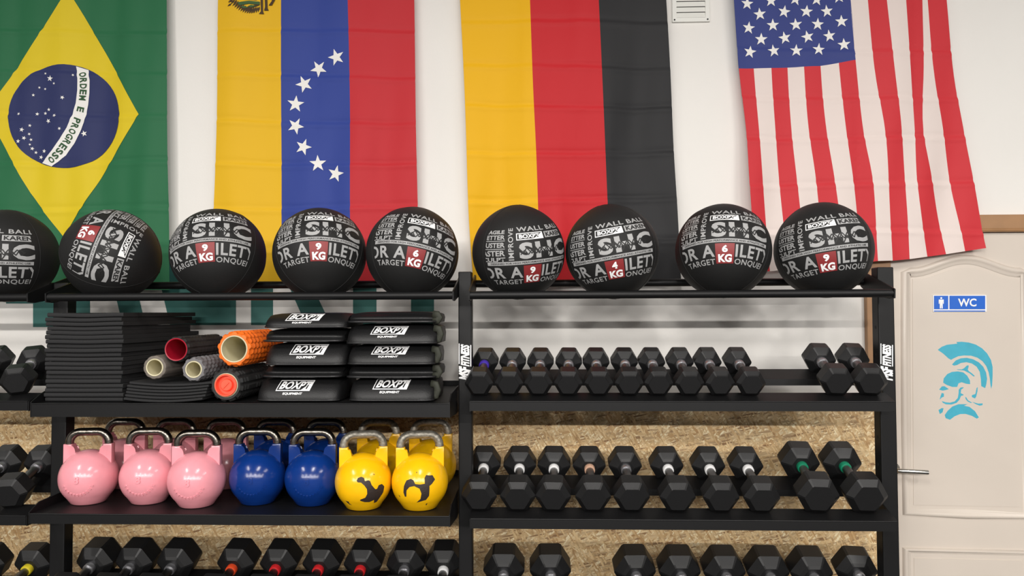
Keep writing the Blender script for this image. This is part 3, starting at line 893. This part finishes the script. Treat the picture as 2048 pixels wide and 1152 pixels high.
# ------------------------------------------------------------------ dumbbells
DBM = {}
def dumbbell_meshes(r, L, hl):
    k = (r, L, hl)
    if k in DBM:
        return DBM[k]
    def head(sg):
        bm = bmesh.new(); rings = []
        y1 = L / 2; y0 = y1 - hl
        for (y, s) in ((y1, .70), (y1 - .004, .76), (y1 - hl * .20, 1.0), (y0 + hl * .22, 1.0), (y0 + .006, .66), (y0, .50)):
            ring = []
            for q in range(6):
                for dq in (-.06, .06):
                    a = pi / 3 * q + dq
                    rr = r * s * (.985 if True else 1)
                    ring.append((rr * cos(a), sg * y, rr * sin(a) * 1.0))
            rings.append(ring)
        rings_mesh(bm, rings)
        o = build('head', bm, 'rubber', None); me = o.data; bpy.data.objects.remove(o); return me
    hm = [head(-1), head(1)]
    bm = bmesh.new(); n = 9; hh = L / 2 - hl + .004
    tube(bm, [(0, -hh + 2 * hh * i / n, 0) for i in range(n + 1)], [.0135 + .003 * sin(pi * i / n) for i in range(n + 1)], 14)
    o = build('handle', bm, 'chrome', None, smooth=True, angle=50); hme = o.data; bpy.data.objects.remove(o)
    bm = bmesh.new(); y = L / 2 - hl
    rr = .017 + r * .05
    tube(bm, [(0, y - .020, 0), (0, y - .018, 0), (0, y - .004, 0), (0, y + .002, 0)], [rr * .92, rr, rr, rr], 16)
    o = build('collar', bm, 'ring_white', None, smooth=True, angle=50); cme = o.data; bpy.data.objects.remove(o)
    DBM[k] = (hm, hme, cme)
    return DBM[k]


CME = {}
def dumbbell(xb, xf, ypx, zlip, r, L, hl, ring, label, group, roll=0.0, yo=.034):
    hm, hme, cme = dumbbell_meshes(r, L, hl)
    yc = TY0 + yo + L / 2 * cos(TA)
    dy = (L - hl) / 2 * cos(TA)
    Xb = P(xb, ypx, yc + dy).x
    Xf = P(xf, ypx, yc - dy).x if xf else Xb
    X = (Xb + Xf) / 2
    yaw = atan2(-(Xb - Xf), 2 * dy)
    ap = r * .985 * cos(pi / 6 - .06) if False else r * .985 * sin(pi / 3 + .06)
    zc = zlip + SL * (yc - TY0)
    # origin at the dumbbell's centre axis, lifted by the apothem along the tray normal
    nrm = Vector((0, -sin(TA), cos(TA)))
    loc = Vector((X, yc, zc)) + nrm * (ap + .001)
    rot = Matrix.Rotation(TA, 3, 'X') @ Matrix.Rotation(yaw, 3, 'Z') @ Matrix.Rotation(roll, 3, 'Y')
    e = empty('hex_dumbbell', loc, rot.to_euler()); tag(e, label, 'dumbbell', group)
    inst('head', hm[0], e); inst('head', hm[1], e); inst('handle', hme, e)
    k = (id(cme), ring)
    if k not in CME:
        m2 = cme.copy(); m2.materials.clear(); m2.materials.append(M['ring_' + ring]); CME[k] = m2
    inst('collar', CME[k], e)
    return e


S1 = (.052, .29, .082); S1b = (.058, .305, .088); S2 = (.0640, .32, .095); S2b = (.073, .335, .10); S3 = (.080, .355, .128)
back = [971, 1026, 1081, 1137, 1191, 1247, 1301, 1357, 1412, 1471, 1634, 1700]; front = [960, 1019, 1077, 1136, 1196, 1256, 1314, 1375, 1435, 1496, 1666, 1733]
col = ['blue', 'silver', 'silver', 'silver', 'silver', 'silver', 'silver', 'silver', 'silver', 'silver', 'silver', 'silver']
for i in range(12):
    if i < 10:
        lb = 'small black hex dumbbell, %s %son the upper tray of the right rack' % (ORD[i], '' if i == 0 else 'from left ')
        if i == 0: lb = 'small black hex dumbbell with blue collar, leftmost on right rack upper tray'
    else:
        lb = 'black hex dumbbell beyond the gap on the right rack upper tray, ' + ('left' if i == 10 else 'right') + ' of the pair'
    dumbbell(back[i], front[i], 715, Z2, *(S1 if i < 10 else S1b), col[i], lb, 'dumbbells on the right rack upper tray')
back = [970, 1040, 1108, 1177, 1248, 1330, 1412, 1487, 1593, 1675]; front = [960, 1036, 1106, 1184, 1260, 1350, 1436, 1516, 1627, 1721]
col = ['white', 'white', 'white', 'copper', 'silver', 'white', 'white', 'white', 'green', 'green']
for i in range(10):
    sz = S2b if i >= 8 else S2
    dumbbell(back[i], front[i], 915, Z3, *sz, col[i], 'black hex dumbbell with %s collar, %s %son the right rack middle tray' % (col[i], ORD[i], '' if i == 0 else 'from left '), 'dumbbells on the right rack middle tray')
back = [1009, 1100, 1266, 1354, 1442, 1528, 1613, 1703]; front = [1003, 1104, 1284, 1376, 1471, 1562, 1653, 1750]
for i in range(8):
    dumbbell(back[i], front[i], 1115, Z4, *(S3 if i < 7 else (.078, .37, .105)), 'silver', 'large black hex dumbbell, %s %son the right rack lowest visible tray' % (ORD[i], '' if i == 0 else 'from left '), 'dumbbells on the right rack lower tray', yo=.02 if i < 7 else .004)
back = [206, 283, 364, 483, 567, 651, 732, 816, 892]; front = [137, 220, 305, 432, 525, 613, 702, 796, 878]
col = ['silver', 'silver', 'silver', 'orange', 'red', 'red', 'red', 'silver', 'white']
for i in range(9):
    dumbbell(back[i], front[i], 1115, Z4M, *(.0745, .35, .128), col[i], 'black hex dumbbell with %s collar, %s %sin the row below the kettlebells' % (col[i], ORD[i], '' if i == 0 else 'from left '), 'dumbbells below the kettlebells', yo=.004)
for xb, xf, ypx, z, sz, cc, tl in ((76, 42, 715, Z2, S1b, 'silver', 'upper tray of the left rack, beside the mats'), (2, -42, 715, Z2, S1b, 'silver', 'upper tray of the left rack at the picture edge'), (94, 34, 915, Z3, S2, 'silver', 'middle tray of the left rack, beside the pink kettlebell'), (24, -45, 915, Z3, S2, 'silver', 'middle tray of the left rack at the picture edge'), (80, 0, 1115, Z4, S2b, 'yellow', 'lower tray of the left rack, with yellow collar'), (-10, -95, 1115, Z4, S2b, 'silver', 'lower tray of the left rack at the picture edge')):
    dumbbell(xb, xf, ypx, z, *sz, cc, 'black hex dumbbell on the ' + tl, 'dumbbells on the left rack')

# ------------------------------------------------------------------ exercise mats
def mat_slab(name, x0, x1, y0, y1, z0, th, wave, skew, label, group, sag=0.0, seed=0):
    rnd = random.Random(seed)
    bm = bmesh.new(); n = 16; rings = []
    ph = 1.3
    for i in range(n + 1):
        t = i / n
        x = x0 + (x1 - x0) * t
        dz = wave * sin(2 * pi * t * 1.1 + ph) + sag * (4 * (t - .5) ** 2 - 0)
        ring = []
        r = th * .28
        for (yy, zz_) in ((y0, r), (y0, th - r), (y0 + r * .35, th - r * .3), (y0 + r, th), (y1, th), (y1, 0), (y0 + r, 0), (y0 + r * .35, r * .3)):
            ring.append((x + skew * (yy - y0), yy, z0 + zz_ + dz))
        rings.append(ring)
    rings_mesh(bm, rings)
    o = build(name, bm, 'mat', None, smooth=True, angle=45)
    tag(o, label, 'mat', group)
    return o

NA = 20
za = SH2 + .001; ztopA = P(165, 626, 2.63).z
thA = (ztopA - za) / NA
rnd = random.Random(5)
for i in range(NA):
    yf = 2.625 + rnd.uniform(0, .012)
    xl = P(86 + rnd.uniform(-4, 8) - (6 if i == NA - 2 else 0), 700, yf).x; xr = P(245 + rnd.uniform(-3, 3), 700, yf).x
    j = NA - 1 - i
    lb = 'black foam exercise mat, %s from the top of the tall stack' % ORD[j] if j else 'black foam exercise mat, topmost of the tall stack'
    if i == 0: lb = 'black foam exercise mat, bottom one of the tall stack'
    mat_slab('exercise_mat', max(xl, TRM[0] + .010), xr, yf, 3.17 + rnd.uniform(-.03, .02), za + thA * i, thA * (.97 if rnd.random() < .7 else .90), .0016 * i / NA, .03 * rnd.uniform(0, 1), lb, 'mats in the tall stack', seed=i)
# right stack: curved lower mats, straight upper ones
NC = 6; thC = .0106
xs0 = P(249, 790, 2.61).x; xs1 = P(416, 790, 2.61).x
for i in range(NC):
    yf = 2.595 + rnd.uniform(0, .006) + (.006 * i)
    mat_slab('exercise_mat', xs0 + .002 + rnd.uniform(0, .004), xs1 - .008 * (NC - i - 1) * .3 + rnd.uniform(-.004, .004), yf, yf + .40, SH2 + .001 + thC * i, thC * .8, 0, 0,
             'black sagging mat below the foam rollers, %s of six from the bottom' % (['lowest'] + ORD[1:])[i], 'sagging mats below the foam rollers', sag=.009, seed=50 + i)
# ------------------------------------------------------------------ foam rollers
def roller(label, px, py, Y, ro, ri, L, foam, inner, pat, kind='tube'):
    c = P(px, py, Y)
    if kind == 'cap':
        c.z = SH2 + ro + .001
    e = empty('foam_roller', c); tag(e, label, 'foam roller', 'foam rollers on the shelf')
    bm = bmesh.new(); nt, nl = 72, 40; rings = []
    def ring(y, r, fn=None):
        return [((r * (fn(2 * pi * k / nt) if fn else 1)) * cos(2 * pi * k / nt), y, (r * (fn(2 * pi * k / nt) if fn else 1)) * sin(2 * pi * k / nt)) for k in range(nt)]
    rings.append(ring(.006, ri))
    rings.append(ring(0, ri + .002))
    rings.append(ring(0, ro * .86))
    for j in range(nl + 1):
        y = .002 + (L - .004) * j / nl
        def fn(a, y=y):
            if pat == 'grid':
                u = (a * 12 / (2 * pi)) % 1; v = (y / .026) % 1
                return 1 - .10 * (1 if (u < .25 or v < .25) else 0)
            if pat == 'knob':
                u = sin(a * 9); v = sin(2 * pi * y / .032)
                return .93 + .10 * max(-.6, min(.7, u * v * 2))
            if pat == 'rib':
                return 1 - .07 * (1 if (a * 14 / (2 * pi)) % 1 < .35 else 0) * (1 if (y / .05) % 1 > .15 else .2)
            return .985 + .015 * (1 if (a * 10 / (2 * pi)) % 1 < .6 else -1)
        rings.append(ring(y, ro * (.95 if j in (0, nl) else 1), fn))
    rings.append(ring(L, ri))
    rings_mesh(bm, rings, cap0=False, cap1=False)
    build('foam_sleeve', bm, foam, e, smooth=True, angle=32)
    bm = bmesh.new()
    rings = [ring(.001, ri + .0015), ring(-.001, ri), ring(.0, ri - .003), ring(L * .98, ri - .003), ring(L * .985, ri)]
    rings_mesh(bm, rings, cap0=False, cap1=False)
    it = build('inner_tube', bm, inner, e, smooth=True, angle=40)
    bm = bmesh.new(); tube(bm, [(0, L * .90, 0), (0, L * .91, 0)], ri - .002, 32); build('end_disc', bm, inner if kind == 'tube' else 'dark', e)
    if kind == 'cap':
        bm = bmesh.new(); rings = [ring(-.003, ri * .98), ring(-.006, ri * .93), ring(-.006, ri * .84), ring(.012, ri * .78), ring(.012, ri * .55), ring(.002, ri * .50), ring(.0, ri * .44)]
        rings_mesh(bm, rings, cap0=False, cap1=True)
        cp = build('end_cap', bm, 'cap_coral', e, smooth=True, angle=35)
        bm = bmesh.new(); b2 = bmesh.new(); box(b2, -ri * .36, ri * .36, -.003, 0, -ri * .06, ri * .06, .001); merge(bm, b2, Matrix.Rotation(-.8, 4, 'Y')); build('cap_bar', bm, 'cap_coral', cp)
    return e

zc_top = SH2 + .001 + thC * NC + .012
def at_y(px, z, Y):   # pixel row of a height
    return 625 + (CAMZ - z) * FPX / Y
roller('small taupe foam roller with cream core, leftmost of the rollers', 309, 735, 2.625, .043, .030, .30, 'foam_taupe', 'tube_cream', 'plain')
roller('black foam roller with a red core, between the two small grey ones', 352, 699, 2.64, .0465, .040, .33, 'foam_black', 'tube_red', 'grid')
roller('small grey knobbly foam roller with cream core', 387, 739, 2.625, .0445, .029, .30, 'foam_grey', 'tube_cream', 'knob')
roller('large orange knobbly foam roller with cream core', 468, 698, 2.63, .064, .047, .34, 'foam_orange', 'tube_cream', 'knob')
roller('black foam roller with a coral end cap, lying on the shelf', 452, 771, 2.61, .0590, .041, .34, 'foam_black', 'tube_cream', 'grid', 'cap')

# ------------------------------------------------------------------ black padded bags
def bag(px0, px1, ybot, ytop, label, logo, zb, flip=False, tagr=False, dY=0.0):
    Y = 2.615 + dY
    xa = P(px0, ybot, Y).x; xb = P(px1, ybot, Y).x
    h = P((px0 + px1) / 2, ytop, Y + .02).z - zb
    wd = (xb - xa) / 2; xc = (xa + xb) / 2
    e = empty('padded_bag', (xc, Y, zb)); tag(e, label, 'bag', 'padded bags stacked on the shelf')
    dp = .30

    def prof(s):
        k = max(0.0, 1 - abs(s) ** 7); return .86 + .14 * k, .80 + .2 * max(0, 1 - abs(s) ** 8)
    def F(s, t):
        hz, fy = prof(s)
        ed = abs(s) ** 8 * .02
        if logo:
            y = .052 * t ** 1.25 - .010 * sin(pi * t)
        else:
            y = .030 + .022 * t - .018 * sin(pi * min(1, t * 1.15)) if t > .12 else .004 + .2 * t
        return Vector((s * wd, y + ed, .006 + (h * .985 * hz - .008) * t))
    bm = bmesh.new(); ns, nt = 28, 10; rings = []
    for i in range(ns + 1):
        s = -1 + 2 * i / ns
        hz, fy = prof(s); ed = abs(s) ** 8 * .02
        ring = [tuple(F(s, k / nt)) for k in range(nt + 1)]
        ht = .006 + h * .985 * hz - .008
        ring += [(s * wd, .09 + ed, ht + .002 * hz), (s * wd, dp * .6, ht + .004), (s * wd, dp - .03 - ed, ht), (s * wd, dp - ed, ht * .6), (s * wd, dp - .02 - ed, .002), (s * wd, .02 + ed, .001)]
        rings.append(ring)
    rings_mesh(bm, rings)
    bd_ = build('body', bm, 'bag', e, smooth=True, angle=55)
    bm = bmesh.new(); tube(bm, [Vector((s * wd * 1.0, abs(s) ** 8 * .02 - .001, .005)) for s in [-1 + 2 * i / 24 for i in range(25)]], .0038, 8)
    build('piping', bm, 'bag_piping', e, smooth=True)
    if logo:
        lx, lt0, lt1, lw = logo
        # art in units: x 0..1, y 0..1 (frame y .3..1, small line 0..0.22)
        def LF(off):
            def g(x, y):
                s = (lx + (x - .5) * lw) / wd
                t = lt0 + (lt1 - lt0) * y
                p = F(s, t); q = F(s, min(1, t + .02)); r = F(s + .01, t)
                n = (r - p).cross(q - p).normalized()
                if n.y > 0: n = -n
                return p + n * off
            return g
        sl = lambda x, y: (x + (y - .3) * .11, y)
        a = .0
        fr = [poly([sl(0, .3), sl(.90, .3), sl(.90, .36), sl(0.012, .36)]), poly([sl(0, .3), sl(.022, .3), sl(.022, 1), sl(0, 1)]), poly([sl(0, .955), sl(.90, .955), sl(.90, 1), sl(0, 1)]), poly([sl(.64, .32), sl(.90, .32), sl(.90, 1.0)])]
        tx = fit('BOXPT', .06, .42, .86, .92, .035, .12)
        tb = ([sl(x, y) for x, y in tx[0]], tx[1])
        t2 = fit('EQUIPMENT', .20, .02, .72, .2, .035, .12)
        wrap('logo', fr + [tb, t2], LF(.0012), 'sticker', e, .08, .1, None, True, (0, -1, .2))
        wrap('logo_letter_stem', [poly([sl(.770, .42), sl(.805, .42), sl(.812, .72), sl(.777, .67)])], LF(.0018), 'bag', e, .08, .1, None, True, (0, -1, .2))
    if tagr:
        bm = bmesh.new()
        tube(bm, [(wd - .012, .035, h * .78), (wd + .006, .03, h * .74), (wd + .012, .03, h * .5), (wd + .006, .03, h * .22), (wd - .012, .035, h * .18)], .006, 8, rz=2.2)
        build('webbing_handle', bm, 'tag', e, smooth=True)
    return e, h

lgw = .135
# (px0, px1, ybottom, ytop, logo centre offset x or None)
colA = [(512, 676, 801, 757, (-.012, .22, .92), 'bottom'), (522, 680, 757, 732, None, 'second from bottom'), (528, 688, 732, 686, (.012, .24, .95), 'third from bottom'), (524, 683, 686, 658, None, 'fourth from bottom'), (527, 690, 658, 626, (-.004, .2, 1.0), 'topmost')]
colB = [(697, 866, 798, 758, (.0, .3, 1.0), 'bottom'), (692, 870, 758, 731, None, 'second from bottom'), (694, 868, 731, 690, (-.004, .3, .96), 'third from bottom'), (692, 872, 690, 648, (-.008, .25, .9), 'fourth from bottom'), (694, 870, 648, 624, None, 'topmost')]
for nm, cols_ in (('left', colA), ('right', colB)):
    zb = SH2 + .002
    for j, (a, b2, yb_, yt_, lg_, od) in enumerate(cols_):
        L_ = 'black padded bag %s white logo, %s of the %s column' % ('with' if lg_ else 'without', od, nm)
        e, h = bag(a, b2, yb_, yt_, L_, (lg_[0], lg_[1], lg_[2], lgw) if lg_ else None, zb, tagr=(nm == 'right'), dY=0.0 if lg_ else .006)
        zb += h + .003

# ------------------------------------------------------------------ kettlebells
KS = .93
def kb_meshes():
    bm = bmesh.new(); n = 48; rings = []
    R0, zc = .108, .1
    prof = [(0.050, 0.0), (.058, .0005), (.064, .004)]
    for k in range(1, 22):
        a = -.88 + (pi / 2 - .02 + .88) * k / 21
        prof.append((R0 * cos(a), zc + R0 * sin(a)))
    for r, z in prof:
        rings.append([(r * cos(2 * pi * i / n), r * sin(2 * pi * i / n), z) for i in range(n)])
    rings_mesh(bm, rings)
    for s in (-1, 1):
        pl = [(s * .092, .10), (s * .092, .232), (s * .057, .232), (s * .0555, .218), (s * .051, .208), (s * .040, .200), (s * .036, .16), (s * .05, .10)]
        b2 = bmesh.new(); prism(b2, pl, 'y', -.0185, .0185)
        bmesh.ops.bevel(b2, geom=[e for e in b2.edges if abs(e.verts[0].co.y - e.verts[1].co.y) < 1e-6], offset=.005, segments=2, affect='EDGES', profile=.5)
        merge(bm, b2)
    o = build('body', bm, 'kb_pink', None, smooth=True, angle=35); bme = o.data; bpy.data.objects.remove(o)
    bm = bmesh.new()
    path = [(-.0745, 0, .226)]
    for k in range(9):
        a = pi - pi / 2 * k / 8
        path.append((-.0325 + .042 * cos(a), 0, .236 + .042 * sin(a)))
    for k in range(9):
        a = pi / 2 - pi / 2 * k / 8
        path.append((.0325 + .042 * cos(a), 0, .236 + .042 * sin(a)))
    path.append((.0745, 0, .226))
    pp = [Vector(p) for p in path]
    tube(bm, [pp[0] - Vector((0, 0, .004))] + pp[1:-1] + [pp[-1] - Vector((0, 0, .004))], .0158, 16)
    o = build('handle', bm, 'kb_steel', None, smooth=True, angle=60); hme = o.data; bpy.data.objects.remove(o)
    return bme, hme
KB_B, KB_H = kb_meshes()
def remat(me, m):
    c = me.copy(); c.materials.clear(); c.materials.append(M[m]); return c
KBC = {c: remat(KB_B, 'kb_' + c) for c in ('pink', 'blue', 'yellow')}
KBH = {c: remat(KB_H, m) for c, m in (('pink', 'kb_steel'), ('blue', 'kb_steel'), ('yellow', 'kb_chalk'))}
def kbs(off):
    def f(lon, lat):
        r = .108 + off
        return Vector((r * sin(R_(lon)) * cos(R_(lat)), -r * cos(R_(lon)) * cos(R_(lat)), .1 + r * sin(R_(lat))))
    return f
def kb_part(name, shapes, off, m, thick=0.0):
    o = wrap(name, shapes, kbs(off), m, None, 6.0, 6.0, None, True, lambda c: (c.x, c.y, c.z - .1)); me = o.data; bpy.data.objects.remove(o)
    if thick:
        b3 = bmesh.new(); b3.from_mesh(me); bmesh.ops.solidify(b3, geom=list(b3.faces), thickness=thick); b3.to_mesh(me); b3.free()
        me.polygons.foreach_set('use_smooth', [False] * len(me.polygons))
    return me
emb = [fit('8', -5, -3, 5, 12, .02)]
arcs = []
for k in range(11):
    a = R_(200 + 14 * k)
    cx, cy = 30 * cos(a), 2 + 30 * sin(a)
    arcs.append(poly([(cx + 3 * cos(a) + q * sin(a), cy + 3 * sin(a) - q * cos(a)) for q in (-1.6, 1.6)] + [(cx - 2 * cos(a) + q * sin(a), cy - 2 * sin(a) - q * cos(a)) for q in (1.6, -1.6)]))
EMB = {c: [kb_part('embossed_digit', emb, .0026, 'kb_' + c, .003)] + [kb_part('embossed_mark', [a_], .0024, 'kb_' + c, .003) for a_ in arcs] for c in ('pink', 'blue')}
Z1 = lambda pts, cx, cy: [((x - cx) / 3.30, (cy - y) / 3.30) for x, y in pts]
ch1 = [poly([((x - 405) / 5.3, (770 - y) / 5.0) for x, y in pl]) for pl in (
    [(332, 705), (345, 680), (380, 668), (410, 680), (420, 712), (455, 705), (475, 715), (490, 755), (530, 800), (550, 800), (570, 765), (610, 760), (645, 790), (640, 850), (610, 900), (585, 955), (550, 965), (535, 920), (480, 940), (420, 935), (365, 915), (370, 900), (425, 880), (445, 840), (440, 790), (415, 755), (380, 725), (345, 722)],
    [(160, 925), (185, 930), (215, 935), (205, 955), (235, 985), (195, 975)],
    [(318, 1015), (360, 1018), (412, 1022), (400, 1045), (370, 1055), (335, 1040)],
    [(515, 648), (535, 655), (525, 662)])]
ch2 = [poly([((x - 1090) / 5.3, (770 - y) / 5.0) for x, y in pl]) for pl in (
    [(905, 825), (915, 760), (940, 705), (990, 686), (1020, 700), (1040, 735), (1090, 740), (1140, 735), (1140, 680), (1160, 652), (1195, 660), (1235, 660), (1258, 705), (1215, 745), (1190, 760), (1190, 860), (1160, 905), (1045, 935), (1095, 890), (1105, 830), (1085, 780), (1030, 755), (980, 765), (945, 800), (935, 865), (915, 870)],
    [(820, 860), (840, 870), (835, 890)], [(1165, 960), (1190, 950), (1180, 985)], [(1040, 618), (1060, 622), (1050, 632)])]
CH = [kb_part('paint_chip', ch1, .0006, 'kb_iron'), kb_part('paint_chip', ch2, .0006, 'kb_iron')]


def kettlebell(px, Y, c, label, group, chip=None, face_cam=0.0, emboss=True):
    p = P(px, 955, Y)
    e = empty('kettlebell', (p.x, Y, SH3 + .0005)); e.scale = (KS,) * 3
    d = CAM - e.location
    e.rotation_euler = (0, 0, atan2(d.x, -d.y) * face_cam)
    tag(e, label, 'kettlebell', group)
    inst('body', KBC[c], e); inst('handle', KBH[c], e)
    if chip is not None:
        inst('paint_chip', CH[chip], e)
    elif c in EMB and emboss:
        for m_ in EMB[c]:
            inst('embossed_digit' if m_ is EMB[c][0] else 'embossed_mark', m_, e)

FR = [(178, 2.735, 'pink', 'pink kettlebell, leftmost in the front row', None), (298, 2.745, 'pink', 'pink kettlebell, middle one of the three front pinks', None), (394, 2.70, 'pink', 'pink kettlebell in front row, next to the blue ones', None),
      (516, 2.745, 'blue', 'blue kettlebell with scuffed mark, beside the pink ones', None), (626, 2.735, 'blue', 'blue kettlebell beside the chipped yellow ones', None), (727, 2.685, 'yellow', 'yellow kettlebell with large chip, next to the blue ones', 0), (840, 2.685, 'yellow', 'yellow kettlebell with chipped paint, rightmost in the front row', 1)]
for i, (px, Y, c, lb, chp) in enumerate(FR):
    kettlebell(px, Y, c, lb, 'kettlebells in the front row', chp, face_cam=1.0 if c == 'yellow' else .25)
BK = [(250, 2.985, 'pink', 'pink kettlebell in the back row, leftmost'), (351, 2.99, 'pink', 'pink kettlebell in the back row, second from left'), (452, 2.985, 'pink', 'pink kettlebell in the back row, partly behind the blue one'), (552, 2.985, 'blue', 'blue kettlebell in the back row, left one'), (652, 2.985, 'blue', 'blue kettlebell in the back row, right one'), (758, 2.975, 'yellow', 'yellow kettlebell in the back row, left one'), (862, 2.975, 'yellow', 'yellow kettlebell in the back row, right one near the post')]
for i, (px, Y, c, lb) in enumerate(BK):
    kettlebell(px, Y, c, lb, 'kettlebells in the back row', None, 0.1, emboss=False)
